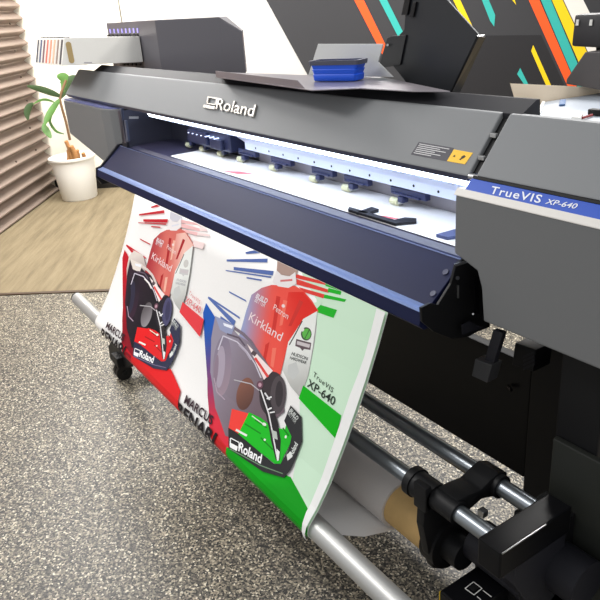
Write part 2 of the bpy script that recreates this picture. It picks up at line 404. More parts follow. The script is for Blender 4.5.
# left end cover
def fn(bm):
    slab(bm, [(-3.50, .965, 0), (-3.49, .935, 0), (-3.46, .93, 0), (-2.93, .93, 0), (-2.865, .945, 0), (-2.80, 1.0, 0), (-2.78, 1.05, 0), (-2.78, 1.3, 0), (-3.50, 1.3, 0)], (0, 0, 1))
    for v in bm.verts:
        top = v.co.z > .5
        v.co.z = 1.207 if top else (1.05 if v.co.x < -3.45 else (.985 + (-2.78-v.co.x)*.02 if v.co.x > -2.9 else .96))
    bevel(bm, .004)
lc = part('left_end_cover', GREYD, PR, fn, label='grey left end cover with chamfered corner')
part('left_cover_trim', mat('trim_blue', (112, 118, 168), .4), PR, lambda bm: slab(bm, [(-3.49, .94, 1.2075), (-2.93, .94, 1.2075), (-2.87, .955, 1.2075), (-2.81, 1.0, 1.2075), (-3.49, 1.0, 1.2075)], (0, 0, .006)))
def fn(bm):
    box(bm, -2.80, -2.76, .955, 1.30, .98, 1.21, .002)
side = part('side_plate', DPUR, PR, fn)
part('side_label', mat('label_paper', (225, 225, 225), .5), side, lambda bm: slab(bm, [onx(-2.758, 129, 116.3), onx(-2.758, 138.5, 116.3), onx(-2.758, 138.5, 118.8), onx(-2.758, 129, 118.8)], (.001, 0, 0)))
GB = mat('bracket_steel', (110, 118, 140), .35, metal=.6)
part('guide_bracket', GB, PR, lambda bm: slab(bm, [ony(.955, 119, 108.5), ony(.955, 121, 109), ony(.955, 124.5, 144), ony(.955, 122.5, 144)], (0, .01, 0), .0005))
part('guide_bracket', GB, PR, lambda bm: slab(bm, [ony(.957, 124, 120), ony(.957, 125.3, 121), ony(.957, 128, 141), ony(.957, 126.5, 142)], (0, .01, 0), .0005))
part('bracket_base', BLKS, PR, lambda bm: box(bm, -2.80, -2.75, .952, .965, 1.063, 1.082, .003))
# interior
part('rear_wall', DPUR, PR, lambda bm: box(bm, -2.76, -2.03, 1.161, 1.175, 1.06, 1.21))
part('rear_strip', mat('strip_grey', (168, 164, 172), .5), PR, lambda bm: box(bm, -2.03, -.90, 1.156, 1.175, 1.06, 1.165))
def fn(bm):
    box(bm, -2.76, -.90, 1.072, 1.16, 1.167, 1.215, .002)
part('rail_housing', mat('rail_housing_pale', (196, 204, 226), .35), PR, fn)  # pale blue housing above the rail
def fn(bm): prism_x(bm, [(.980, 1.2185), (.980, 1.2155), (.990, 1.1995), (1.03, 1.2), (1.03, 1.2185)], -2.55, -.893, .001)
part('led_strip', LED, PR, fn, label='glowing cool white light strip')
def fn(bm): prism_x(bm, [(1.072, 1.1665), (1.10, 1.145), (1.10, 1.121), (1.15, 1.118), (1.15, 1.1665)], -2.02, -.90, .001)
rail = part('pinch_rail', RAIL, PR, fn, label='lit white rail with a row of screw holes')
for k in range(13):
    x = -1.95+k*.083
    part('rail_screw', BLK, rail, lambda bm: tube(bm, (x, 1.0992, 1.133), (x, 1.102, 1.133), .0035, 8))
# printing carriage at the left
cg = part('print_carriage', mat('carriage_blue', (48, 52, 80), .3, metal=.3), PR, lambda bm: (box(bm, -2.42, -2.10, 1.085, 1.15, 1.10, 1.165, .006), box(bm, -2.40, -2.25, 1.07, 1.085, 1.11, 1.155, .004), box(bm, -2.22, -2.14, 1.07, 1.085, 1.105, 1.14, .004)), label='dark blue print head carriage')
for k in range(7): part('indicator_light', mat('dim_light', (200, 215, 250), .5, emit=1.5), cg, lambda bm: box(bm, -2.39+k*.035, -2.384+k*.035, 1.067, 1.0705 if k < 4 else 1.085, 1.142, 1.1445))
part('platen', mat('platen_dark', (58, 56, 78), .35), PR, lambda bm: prism_x(bm, [(.966, 1.058), (.985, 1.067), (1.165, 1.067), (1.165, 1.03), (.966, 1.03)], -2.76, -.90, .001))
# pinch rollers
DBL = mat('pinch_blue', (44, 50, 86), .35); ROLR = mat('roller_rubber', (206, 205, 170), .5)
def pinch(x, wide):
    def fn(bm):
        box(bm, x-.03*wide, x+.085*wide, 1.108, 1.125, 1.098, 1.116, .002)
        box(bm, x-.02*wide, x+.07*wide, 1.102, 1.108, 1.099, 1.104, .001)
        box(bm, x+.004, x+.024, 1.098, 1.118, 1.082, 1.098, .003)
    a = part('pinch_arm', DBL, PR, fn)
    part('pinch_roller', ROLR, a, lambda bm: tube(bm, (x-.024, 1.104, 1.0815), (x+.004, 1.104, 1.0815), .0095, 14), True)
    part('roller_axle', ALU, a, lambda bm: tube(bm, (x+.004, 1.104, 1.0815), (x+.012, 1.104, 1.0815), .006, 10), True)
for (u, v, w) in [(190, 144, .8), (204, 148, .8), (222, 152, .8), (242, 157, 1), (275, 166, 1), (316, 177, .9), (349, 186.5, .9), (398, 199.5, 1.1)]:
    p = onp((0, 1.104, 0), (0, 1, 0), u, v); pinch(p.x, w)
part('edge_sensor', mat('sensor_teal', (20, 130, 140), .4), PR, lambda bm: box(bm, -.985, -.945, 1.09, 1.12, 1.08, 1.10, .003))
# sheet clamps on the platen
def clampbar(pts, m):
    part('sheet_clamp', m, PR, lambda bm: slab(bm, pts, (0, 0, -.007), .001), label='flat black sheet clamp')
zc = 1.0785
clampbar([onz(zc, 356, 212), onz(zc, 366, 213), onz(zc, 379, 209), onz(zc, 371.5, 206.5)], BLKS)
clampbar([onz(zc, 348, 209), onz(zc, 395, 223), onz(zc, 416.5, 221), onz(zc, 416.5, 218), onz(zc, 405, 217), onz(zc, 394.5, 219.5), onz(zc, 349, 206.5)], BLKS)
clampbar([onz(zc, 436, 234), onz(zc, 447, 237), onz(zc, 458, 235.5), onz(zc, 458, 228)], mat('clamp_steel', (92, 104, 150), .3, metal=.4))
# apron
APR = [(.962, 1.0635), (.949, 1.0635), (.945, 1.060), (.859, .9905), (.853, .9875), (.842, .9865), (.838, .984), (.832, .957), (.845, .945), (.905, .945), (.962, .99)]
XA0, XA1 = -2.83, -.897
apron = part('apron', NAVY, PR, lambda bm: prism_x(bm, APR, XA0, XA1, .0015), label='dark navy sloping front apron')
part('apron_top_highlight', mat('top_highlight_blue', (120, 130, 165), .4, metal=.5), PR, lambda bm: prism_x(bm, [(.9475, 1.0630), (.9475, 1.0645), (.951, 1.0645), (.951, 1.0630)], XA0+.01, XA1-.002))  # thin pale strip standing in for the highlight on the apron's top edge
part('apron_edge_highlight', mat('edge_highlight_blue', (92, 112, 158), .5, metal=.3), PR, lambda bm: prism_x(bm, [(.859, .9915), (.853, .9885), (.842, .9875), (.8375, .9845), (.8415, .9855), (.853, .9868)], XA0+.01, XA1-.004), label='highlight painted along the rolled edge of the apron')  # ledge catching ceiling light; the highlight is put into its lighter blue
def fn(bm):
    slab(bm, [(XA0-.006, y, z) for y, z in [(.965, 1.07), (.94, 1.07), (.855, .995), (.835, .99), (.828, .95), (.845, .92), (.92, .92), (.965, .98)]], (.012, 0, 0), .001)
part('apron_end', BLKS, PR, fn)
pl = [onx(XG, u, v) for u, v in [(454, 263.5), (465, 256), (482, 259), (484.5, 285), (488, 326), (475, 331), (466, 336), (450, 338), (432, 331), (420, 321), (419, 307), (428, 302.5), (436, 304), (449, 283)]]
ep = part('mounting_bracket', BLK, PR, lambda bm: slab(bm, pl, (.006, 0, 0), .0008), label='black end bracket of the apron')
part('bracket_fitting', ALU, ep, lambda bm: slab(bm, [onx(XG+.007, u, v) for u, v in [(454, 264), (466, 260), (468, 262), (456, 266)]], (.002, 0, 0)))
part('bracket_fitting', ALU, ep, lambda bm: slab(bm, [onx(XG+.007, u, v) for u, v in [(457, 285), (458.3, 285), (458.3, 298), (457, 298)]], (.002, 0, 0)))
part('bracket_screw', BLKS, ep, lambda bm: tube(bm, onx(XG+.006, 457.5, 278), onx(XG+.010, 457.5, 278), .004, 10), True)
part('bracket_screw', ALU, ep, lambda bm: tube(bm, onx(XG+.006, 473, 314), onx(XG+.010, 473, 314), .002, 10), True)
part('bracket_slot', BLKG, ep, lambda bm: slab(bm, [onx(XG+.0065, u, v) for u, v in [(473, 275), (477, 276), (478, 314), (474, 312)]], (.004, 0, 0)))
part('foot_flange', BLKS, ep, lambda bm: slab(bm, [onx(XG+.02, u, v) for u, v in [(461, 325), (469, 321), (477, 325), (484, 327), (470, 331), (462, 334)]], (.003, 0, 0)))
AN = Vector((0, -.068, .083)).normalized()
for u, v in [(446, 272.5), (433.5, 294)]:
    p = onp((0, .945, 1.060), AN, u, v)
    part('apron_screw', mat('screw_navy', (66, 68, 92), .4), apron, lambda bm: tube(bm, p-AN*.001, p+AN*.003, .0065, 16), True)
# body under the hood / belly
part('belly', BLK, PR, lambda bm: box(bm, -2.78, -.905, .975, 1.34, .93, 1.028, .004))
part('belly_right', BLK, PR, lambda bm: box(bm, -.80, -.32, .98, 1.34, .94, .962))
# stand
def fn(bm):
    box(bm, -2.9, -.985, 1.30, 1.33, .31, .662, .003)
    tube(bm, onx(-1.05, 508, 386)+Vector((0, 0, 0)), onx(-1.05, 508, 386)+Vector((.02, -.01, 0)), .004, 8)
part('stand_beam', BLKG, PR, fn)
part('leg', BLK, PR, lambda bm: (box(bm, -.985, -.62, 1.30, 1.42, .08, .93, .004), box(bm, -.692, -.60, 1.0, 1.30, .10, .938, .004)), label='black right stand column')
part('leg', BLK, PR, lambda bm: box(bm, -2.95, -2.80, 1.25, 1.42, .08, .93, .004))
part('leg_panel', mat('panel_green_black', (36, 38, 34), .55), PR, lambda bm: box(bm, -.685, -.45, .985, .999, .30, .742, .003))
def foot(xc):
    f = part('foot', BLK, PR, lambda bm: box(bm, xc-.04, xc+.04, .76, 1.75, .075, .125, .006))
    return f
for xc in (-2.86, -.80):
    foot(xc)
    for y in (.79, 1.70):
        ca = part('caster', BLK, PR, lambda bm: (tube(bm, (xc-.03, y, .038), (xc+.03, y, .038), .012, 12), box(bm, xc-.022, xc+.022, y-.02, y+.045, .05, .082, .004)), True)
        for a_, b_ in ((-.025, -.004), (.004, .025)): part('wheel', mat('caster_rubber', (14, 14, 15), .4), ca, lambda bm: tube(bm, (xc+a_, y, .038), (xc+b_, y, .038), .038, 24), True)
part('foot_edge_highlight', ALU, PR, lambda bm: box(bm, -.758, -.752, 1.1, 1.62, .126, .131))  # bright strip added as the highlight along the black foot's edge
part('take_up_post', BLK, PR, lambda bm: slab(bm, [ony(.79, u, v) for u, v in [(107, 292), (112, 292), (124, 335), (133, 345), (136, 362), (128, 368), (118, 366), (110, 359), (108, 346), (112, 340)]], (0, .02, 0), .004), label='black left take-up post')
# small motor / ribbed block near the gap, and the lever
rb = part('ribbed_block', BLK, PR, lambda bm: slab(bm, [ony(1.18, u, v) for u, v in [(515, 343), (536, 350), (533, 372), (512, 365)]], (0, .06, 0), .002))
for k in range(4): part('rib', BLKS, rb, lambda bm: slab(bm, [ony(1.178, u, v) for u, v in [(523, 356+k*4), (534, 351+k*4), (534.5, 353+k*4), (523, 358.5+k*4)]], (0, .004, 0)))
lv = part('lever', BLKS, PR, lambda bm: slab(bm, [ony(.95, u, v) for u, v in [(493, 330), (503, 333), (493, 365), (484, 362)]], (0, .012, 0), .001))
part('lever_grip', mat('grip_grey', (52, 52, 54), .5), lv, lambda bm: slab(bm, [ony(.94, u, v) for u, v in [(475, 359), (492, 365), (487, 383), (471.5, 376)]], (0, .03, 0), .002))

# ---- take-up unit
TU = thing('take_up_unit', (-.75, .85, .3), 'black take-up bracket with two steel guide tubes and motor', 'roller unit')
part('guide_tube', STEEL, TU, lambda bm: tube(bm, (-2.36, .905, .632), (-.655, .905, .632), .018, 28), True)
part('guide_tube', STEEL, TU, lambda bm: tube(bm, (-2.36, .79, .625), (-.655, .79, .625), .0175, 28), True)
eb = part('end_block', BLKG, TU, lambda bm: box(bm, -.655, -.603, .749, .945, .59, .65, .003), label='glossy black end block')
part('block_edge', ALU, eb, lambda bm: box(bm, -.6035, -.6015, .752, .868, .6485, .651))
part('lower_plate', BLKS, TU, lambda bm: slab(bm, [(-.655, y, z) for y, z in [(.80, .60), (.945, .60), (.945, .44), (.88, .40), (.80, .54)]], (.045, 0, 0), .003))
# clamps
def collar(bm, c, x0, x1, r): tube(bm, (x0, *c), (x1, *c), r, 28)
def fn(bm):
    collar(bm, (.79, .625), -.865, -.80, .029); collar(bm, (.79, .625), -.81, -.74, .024)
    collar(bm, (.79, .625), -.872, -.855, .032)
    slab(bm, [(-.80, y, z) for y, z in [(.79, .652), (.82, .650), (.855, .645), (.88, .655), (.905, .662), (.932, .65), (.932, .62), (.90, .605), (.86, .62), (.82, .61), (.79, .60)]], (.055, 0, 0), .005)
    collar(bm, (.905, .632), -.79, -.735, .025)
    box(bm, -.835, -.80, .758, .775, .60, .66, .003)
cl = part('tube_clamp', BLK, TU, fn, True, label='black clamp joining the two guide tubes')
part('clamp_nut', ALU, cl, lambda bm: box(bm, -.735, -.72, .835, .85, .60, .615, .002))
def fn(bm):
    slab(bm, [(-.83, y, z) for y, z in [(.765, .64), (.81, .60), (.87, .53), (.90, .48), (.88, .42), (.835, .405), (.79, .43), (.775, .48), (.76, .56)]], (.022, 0, 0), .004)
    collar(bm, (.835, .477), -.84, -.80, .058)
    collar(bm, (.835, .477), -.81, -.76, .035)
part('core_flange', BLK, TU, fn, True)
part('motor', BLKS, TU, lambda bm: (tube(bm, (-.76, .87, .50), (-.62, .87, .50), .045, 28), tube(bm, (-.62, .94, .50), (-.55, .94, .50), .05, 28)), True)
cb = part('switch_box', BLKG, TU, lambda bm: box(bm, -.745, -.668, .745, .905, .33, .45, .004), label='black switch box with white outline marks')
def fn(bm):
    def cp_(u, v): return onz(.4505, u, v)
    A, B, Cc, D = cp_(465, 588.5), cp_(474, 595), cp_(482, 588.5), cp_(473.5, 582)
    for p, q in ((A, B), (B, Cc), (Cc, D), (D, A)):
        d = (q-p).normalized(); s = d.cross(Vector((0, 0, 1)))*.0009
        slab(bm, [p-s, q-s, q+s, p+s], (0, 0, .0006))
    for (a, b) in (((483, 590.5), (491.5, 597)), ((477, 596.5), (481, 600))):
        p, q = cp_(*a), cp_(*b); d = (q-p).normalized(); s = d.cross(Vector((0, 0, 1)))*.0009
        slab(bm, [p-s, q-s, q+s, p+s], (0, 0, .0006))
part('switch_marking', mat('mark_white', (220, 220, 216), .5), cb, fn)
part('switch_rocker', BLK, cb, lambda bm: slab(bm, [onz(.451, 469, 588.5), onz(.451, 474, 592), onz(.451, 478.5, 588.5), onz(.451, 473.5, 584.8)], (0, 0, .004), .0005))
part('yellow_sticker', YE, cb, lambda bm: box(bm, -.7462, -.745, .745, .78, .42, .446))
part('support_arm', BLK, TU, lambda bm: (box(bm, -.76, -.66, .84, .90, .1, .35, .006), box(bm, -.76, -.62, .86, 1.02, .34, .46, .006), box(bm, -.70, -.62, .90, 1.0, .1, .60, .004)))
def fn(bm): pipe(bm, smooth_path([onx(-.63, 571, 530), onx(-.63, 568, 545), onx(-.63, 571, 563), onx(-.63, 578, 578), onx(-.64, 585, 590), onx(-.66, 588, 612), Vector((-.70, .95, .02))], 6), .0055, 10)
part('power_cable', mat('cable_black', (18, 18, 18), .35), TU, fn, True)

# roll of printed vinyl on a cardboard core
RY, RZ = .835, .477
def fn(bm):
    r0, r1 = .0515, .058
    prof = [(r0, 0), (r0, 1), (r1, 1), (r1, 0)]
    seg = 48; x0, x1 = -2.37, -.962; rings = []
    for r, t in prof + [prof[0]]:
        rings.append([bm.verts.new((x0+(x1-x0)*t, RY+r*math.cos(2*PI*k/seg), RZ+r*math.sin(2*PI*k/seg))) for k in range(seg)])
    for a, b in zip(rings, rings[1:]):
        for k in range(seg): bm.faces.new((a[k], a[(k+1) % seg], b[(k+1) % seg], b[k]))
    bmesh.ops.remove_doubles(bm, verts=bm.verts, dist=1e-6)
rl = part('vinyl_roll', BACKV, None, fn, True); tag(rl, 'white wound roll of vinyl on tan cardboard core below steel tubes', 'roll')
cr = part('core', CARD, rl, lambda bm: tube(bm, (-2.45, RY, RZ), (-.835, RY, RZ), .051, 40), True, label='tan cardboard core')

# dancer tube lying in the loop of the banner
TY, TZ, TR = .619, .51, .025
dn = part('dancer_tube', ALUM, None, lambda bm: tube(bm, (-2.69, TY, TZ), (-.675, TY, TZ), TR, 40), True)
tag(dn, 'long brushed aluminium tube weighing down the bottom loop of banner', 'tube')
part('end_cap', BLK, dn, lambda bm: tube(bm, (-.674, TY, TZ), (-.655, TY, TZ), .023, 28), True, label='black plastic end cap')
part('end_cap', BLK, dn, lambda bm: tube(bm, (-2.705, TY, TZ), (-2.69, TY, TZ), .023, 28), True, label='black plastic end cap')

# ================================================================ banner with its print
PROF = [(1.153, 1.0705), (.996, 1.0705), (.988, 1.0688)]
HANG = [(.8285, .958), (.802, .891), (.771, .820), (.742, .760), (.706, .690), (.661, .610), (.625, .558), (.605, .536), (.5972, .526), (.5925, .513)]
MX0, MX1 = -2.392, -.985
def full_profile():
    pts = [(y, z) for y, z in HANG]
    r = TR+.0012
    for k in range(1, 9):
        a = PI*(1.02+.055*k)      # front of the tube round to its underside
        pts.append((TY+r*math.cos(a), TZ+r*math.sin(a)))
    pts += [(.66, .471), (.72, .452), (.78, .432)]
    for k in range(5):
        a = PI*(1.42+.045*k); pts.append((RY+.0592*math.cos(a), RZ+.0592*math.sin(a)))
    return pts
FP = full_profile()
def fn(bm):
    rows = []
    pts = [(.842, .9825+.0)]+FP if False else FP
    NX = 12
    for y, z in pts: rows.append([bm.verts.new((MX0+(MX1-MX0)*k/NX+(.03*(k/NX) if y > .7 and z < .5 else 0), y, z)) for k in range(NX+1)])
    for a, b in zip(rows, rows[1:]):
        for k in range(NX): bm.faces.new((a[k], a[k+1], b[k+1], b[k]))
ban = part('printed_banner', VINYL, None, fn, True)
tag(ban, 'wide vinyl banner with two kart racer prints hanging below printer apron', 'banner')
so_ = ban.modifiers.new('s', 'SOLIDIFY'); so_.thickness = .0006; so_.offset = 1
# flat coordinates (x, s) on the hanging part
SS = [0.0]
for a, b in zip(HANG, HANG[1:]): SS.append(SS[-1]+math.hypot(b[0]-a[0], b[1]-a[1]))
# continue round the front of the tube for a little
HX = HANG+[p for p in FP[len(HANG):len(HANG)+4]]
for a, b in zip(HX[len(HANG)-1:], HX[len(HANG):]): SS.append(SS[-1]+math.hypot(b[0]-a[0], b[1]-a[1]))
def flat(u, v):
    r = ray(u, v); ang = math.atan2(-r.z, r.y)
    an = [math.atan2(HC-z, y) for y, z in HX]
    i = 0
    nH = len(HANG)-2
    while i < nH and an[i+1] < ang: i += 1
    (y0, z0), (y1, z1) = HX[i], HX[i+1]
    # intersect ray (in yz) with segment
    dy, dz = y1-y0, z1-z0
    # r.y*t = y0+dy*q ; r.z*t = z0-HC+dz*q
    det = r.y*(-dz)+r.z*dy
    t = (y0*(-dz)+(z0-HC)*dy)/det
    q = (r.y*t-y0)/dy if abs(dy) > abs(dz) else (r.z*t+HC-z0)/dz
    return Vector((r.x*t, SS[i]+q*(SS[i+1]-SS[i])))
NRM = []
for a, b in zip(HX, HX[1:]):
    d = Vector((b[0]-a[0], b[1]-a[1])).normalized(); NRM.append(Vector((0, d.y, -d.x)))
def place(x, s, o):
    s = max(-.0, min(SS[-1], s)); i = 0
    while i < len(SS)-2 and SS[i+1] < s: i += 1
    q = (s-SS[i])/(SS[i+1]-SS[i]); a, b = HX[i], HX[i+1]
    n = NRM[i].copy()
    if n.y > 0: n = -n
    n2 = NRM[min(i+1, len(NRM)-1)].copy(); n2 = -n2 if n2.y > 0 else n2
    n0 = NRM[max(i-1, 0)].copy(); n0 = -n0 if n0.y > 0 else n0
    nn = (n.lerp(n2, q-.5) if q > .5 else n.lerp(n0, .5-q)).normalized()
    return Vector((x, a[0]+(b[0]-a[0])*q, a[1]+(b[1]-a[1])*q))+nn*(.0011+o)
class Art:
    def __init__(self): self.bm = bmesh.new(); self.col = self.bm.loops.layers.color.new('Col'); self.k = 0; self.dx = 0
    def tri(self, V2, F, colf):
        t = bmesh.new(); P = [t.verts.new((x, s, 0)) for x, s in V2]
        for f in F:
            try: t.faces.new([P[i] for i in f])
            except ValueError: pass
        for s in SS[1:-1]:
            bmesh.ops.bisect_plane(t, geom=list(t.verts)+list(t.edges)+list(t.faces), plane_co=(0, s, 0), plane_no=(0, 1, 0))
        if callable(colf):
            s = .03
            while s < .5:
                bmesh.ops.bisect_plane(t, geom=list(t.verts)+list(t.edges)+list(t.faces), plane_co=(0, s, 0), plane_no=(0, 1, 0)); s += .03
            x = MX0
            while x < MX1:
                bmesh.ops.bisect_plane(t, geom=list(t.verts)+list(t.edges)+list(t.faces), plane_co=(x, 0, 0), plane_no=(1, 0, 0)); x += .03
        for (co_, no_) in (((MX0, 0, 0), (-1, 0, 0)), ((MX1, 0, 0), (1, 0, 0)), ((0, 0.0, 0), (0, -1, 0)), ((0, SS[-1]-.002, 0), (0, 1, 0))):
            bmesh.ops.bisect_plane(t, geom=list(t.verts)+list(t.edges)+list(t.faces), plane_co=co_, plane_no=no_, clear_outer=True)
        self.k += 1; o = self.k*.00003; mp_ = {}
        for v in t.verts: mp_[v] = (self.bm.verts.new(place(v.co.x, v.co.y, o)), v.co.x, v.co.y)
        for f in t.faces:
            nf = self.bm.faces.new([mp_[v][0] for v in f.verts])
            for l, v in zip(nf.loops, f.verts):
                c = colf(mp_[v][1]-self.dx, mp_[v][2]) if callable(colf) else colf
                l[self.col] = (*c, 1)
        t.free()
    def poly(self, px, rgb, grad=None):
        P = [flat(u, v) for u, v in px]; P = [Vector((p.x+self.dx, p.y)) for p in P]
        tr = tessellate_polygon([[Vector((p.x, p.y, 0)) for p in P]])
        c = rgb   # colours given in sRGB; byte colour layer is sRGB-encoded in 4.5 loops.layers.color
        if grad:
            a, b, c2 = flat(*grad[0]), flat(*grad[1]), grad[2]
            d = b-a
            def colf(x, s):
                t = max(0, min(1, (Vector((x, s))-a).dot(d)/d.dot(d)))
                return tuple((c[i]*(1-t)+c2[i]*t)/255 for i in range(3))
            self.tri([(p.x, p.y) for p in P], tr, colf)
        else: self.tri([(p.x, p.y) for p in P], tr, tuple(k/255 for k in c))
    def ell(self, c, a, b, rgb, grad=None, n=26):
        """ellipse given by centre pixel and two conjugate half-axis pixel vectors"""
        self.poly([(c[0]+a[0]*math.cos(2*PI*k/n)+b[0]*math.sin(2*PI*k/n), c[1]+a[1]*math.cos(2*PI*k/n)+b[1]*math.sin(2*PI*k/n)) for k in range(n)], rgb, grad)
    def text(self, s, bl, br, tl, rgb, **k):
        vs, fs = text_mesh(s, **k); A, B, T = flat(*bl), flat(*br), flat(*tl)
        V = [A+(B-A)*x+(T-A)*y for x, y in vs]
        self.tri([(p.x+self.dx, p.y) for p in V], fs, tuple(c/255 for c in rgb))
    def line(self, pts, w, rgb):
        for p, q in zip(pts, pts[1:]):
            dx, dy = q[0]-p[0], q[1]-p[1]; L = math.hypot(dx, dy) or 1; nx, ny = -dy/L*w/2, dx/L*w/2
            self.poly([(p[0]-nx, p[1]-ny), (q[0]-nx, q[1]-ny), (q[0]+nx, q[1]+ny), (p[0]+nx, p[1]+ny)], rgb)
A = Art()
DX = flat(136, 351).x-flat(232, 439).x
def copy_of_print(right):
    pal = dict(
        ray1=(88, 112, 175) if right else (196, 30, 45), ray2=(226, 66, 58) if right else (240, 190, 190), ray3=(30, 180, 40) if right else (245, 222, 220),
        wedge=(26, 88, 180) if right else (190, 14, 34), wedge2=(60, 80, 170) if right else (130, 8, 28), band=(0, 165, 20) if right else (222, 30, 34),
        bar=(10, 178, 20) if right else (226, 62, 70), txt=(40, 52, 44) if right else (222, 120, 124),
        sh1=(150, 160, 200) if right else (168, 50, 58), sh2=(236, 84, 72) if right else (214, 110, 100), sh3=(222, 44, 36) if right else (238, 190, 178),
        body=(20, 190, 30) if right else (226, 28, 32), bump=(38, 38, 40) if right else (40, 42, 66))
    # background
    if right: A.poly([(296, 262), (392, 312), (309, 540), (292, 485), (300, 430), (300, 400), (309, 375), (317, 330), (317, 300)], (206, 234, 208))
    # rays behind the driver
    for p in [[(227, 259.5), (268, 258.6), (267.5, 262.5), (227, 261.5)], [(234, 267), (274, 271), (273, 275.5), (234, 270)], [(226, 270), (272, 276.5), (271, 278), (226, 271)],
              [(246, 252), (262, 249), (262, 253), (246, 254)], [(229, 291), (246, 300), (247, 302), (230, 293)], [(209, 296.5), (236, 321), (234, 326), (208, 298)],
              [(247, 277), (262, 279.5), (262, 281), (247, 278.5)], [(210, 297), (240, 317), (240, 319), (210, 299)], [(221, 316), (235, 326), (233, 330), (220, 322)]]: A.poly(p, pal['ray1'])
    for p in [[(297, 279), (330, 290), (329, 293), (297, 284.5)], [(299, 287), (325, 294.5), (324, 298.5), (304, 292)], [(296, 274), (322, 281), (330, 286), (296, 278)]]: A.poly(p, pal['ray2'])
    for p in [[(329, 288), (342, 291.5), (341, 295), (328, 292)], [(325, 294.5), (347, 299.5), (345, 302), (324, 298)], [(318, 304), (337.5, 310), (334, 318), (317, 312)], [(326, 282), (345, 289), (341, 291), (326, 286)]]: A.poly(p, pal['ray3'])
    if right: A.poly([(310, 305), (322, 300), (322, 304), (317, 309)], (206, 234, 208))
    # wedge at the left and band at the bottom
    A.poly([(206.5, 303), (216, 318), (224, 340), (226, 380), (232, 425), (231, 450), (225, 454), (212, 440), (208, 395), (205, 340), (203.5, 313)], pal['wedge'], ((208, 330), (214, 420), (214, 44, 62) if right else pal['wedge2']))
    A.poly([(212, 428), (229, 449), (226, 459), (212, 445)], (206, 36, 40) if right else pal['wedge'])
    A.poly([(227, 447), (285, 475), (291, 477), (310, 512), (309, 545), (225, 465)], pal['band'], ((262, 478), (262, 488), (0, 150, 18)) if right else None)
    # driver
    A.poly([(272, 285), (262, 288), (252, 295), (247, 310), (240, 335), (231, 348), (244, 372), (262, 388), (273, 390), (281, 374), (289, 342), (319, 311), (312, 300), (304, 291), (296, 286)], pal['sh1'], ((246, 318), (270, 322), pal['sh2']))
    A.poly([(289, 292), (304, 292), (318, 310), (289, 342), (282, 368), (276, 372), (281, 330)], pal['sh2'], ((280, 330), (300, 320), pal['sh3']))
    for p in [[(277, 296), (281, 297), (276, 330), (271, 338)], [(266, 345), (270, 342), (266, 362), (262, 368)], [(300, 300), (304, 302), (292, 326), (289, 326)]]: A.poly(p, (206, 52, 46) if right else (170, 30, 38))
    for p in [[(284, 300), (288, 301), (283, 325), (280, 326)], [(273, 348), (277, 348), (274, 368), (271, 366)]]: A.poly(p, (242, 118, 100) if right else (236, 180, 160))
    A.poly([(278, 260), (299, 270), (296, 277), (277, 274)], (178, 150, 140) if right else (208, 206, 216))
    A.poly([(277, 270), (282, 275), (290, 276.5), (296, 272), (297, 284), (289, 288), (279, 286.5), (273, 282)], (236, 230, 230))
    A.line([(281, 281), (293, 280)], 2, (214, 120, 120) if right else (220, 220, 230))
    A.text('BUILD', (256, 297.5), (267, 303.5), (258, 293.5), (232, 226, 232), bold=.02)
    A.text('BETTER', (255, 301.5), (265, 307.5), (257, 297.8), (232, 226, 232))
    A.text('Kirkland', (249, 320), (281, 341.5), (252, 312), (240, 220, 222))
    A.text('Petron', (273.5, 309.5), (288, 319.5), (275.5, 304), (240, 214, 212))
    A.ell((284, 306), (1.6, .8), (-.6, 1.6), (240, 214, 212))
    # sleeve
    A.poly([(318, 311), (314, 345), (309, 375), (301, 398), (291, 386), (283, 370), (289, 342), (304, 319)], (232, 234, 230), ((300, 350), (298, 392), (176, 176, 172)))
    A.poly([(289, 365), (297, 362), (300, 372), (294, 380), (288, 374)], (196, 198, 196)); A.line([(303, 321), (290, 345)], 1.1, (70, 66, 66))
    if right:
        A.ell((307, 334), (5.2, 1.5), (-1.2, 6.5), (64, 76, 60)); A.ell((307.3, 334), (4.1, 1.3), (-1.0, 5.2), (96, 182, 78))
        A.ell((303, 329.5), (2, .5), (-.4, 2), (228, 228, 222)); A.line([(305, 340), (310, 330)], 1, (60, 110, 54))
    else: A.ell((307, 334), (4.1, 1.3), (-1.0, 5.2), (202, 200, 196))
    A.poly([(297, 339), (312, 343), (311, 350), (305, 349), (303, 351), (301, 348), (296, 346)], (98, 82, 88) if right else (200, 198, 198)); A.poly([(298, 341), (311, 344.5), (310, 348), (297.5, 344.5)], (200, 192, 194))
    A.text('HUDSON', (292, 355), (308, 360.5), (293, 352), (52, 56, 54) if right else (176, 176, 180), bold=.02)
    A.text('HARDWEAR', (290.5, 359), (307, 364.5), (291.3, 356.2), (52, 56, 54) if right else (176, 176, 180), bold=.02)
    # model lettering and bar
    A.poly([(304, 385.5), (342, 415.5), (336.5, 439), (299.5, 398.5)], pal['bar'])
    A.text('TrueVIS', (313.5, 376), (333, 393), (315, 371.5), pal['txt'], spacing=1.15)
    A.text('XP-640', (307.5, 386), (334.5, 406), (309.8, 378.5), pal['txt'], bold=.01)
    if not right: A.poly([(214, 312), (222, 306), (236, 314), (242, 330), (234, 352), (222, 352), (212, 345), (211, 328)], (222, 212, 204), ((226, 312), (222, 352), (140, 120, 122)))
    # kart: rear mass, tyres
    m1 = (150, 142, 158) if right else (44, 30, 44); m2 = (112, 96, 104) if right else (20, 18, 26)
    A.poly([(216, 316), (226, 322), (240, 336), (256, 346), (266, 360), (278, 380), (284, 396), (285, 412), (270, 424), (250, 420), (238, 440), (226, 436), (216, 408), (211, 372), (212, 338)], m1, ((222, 350), (262, 402), m2))
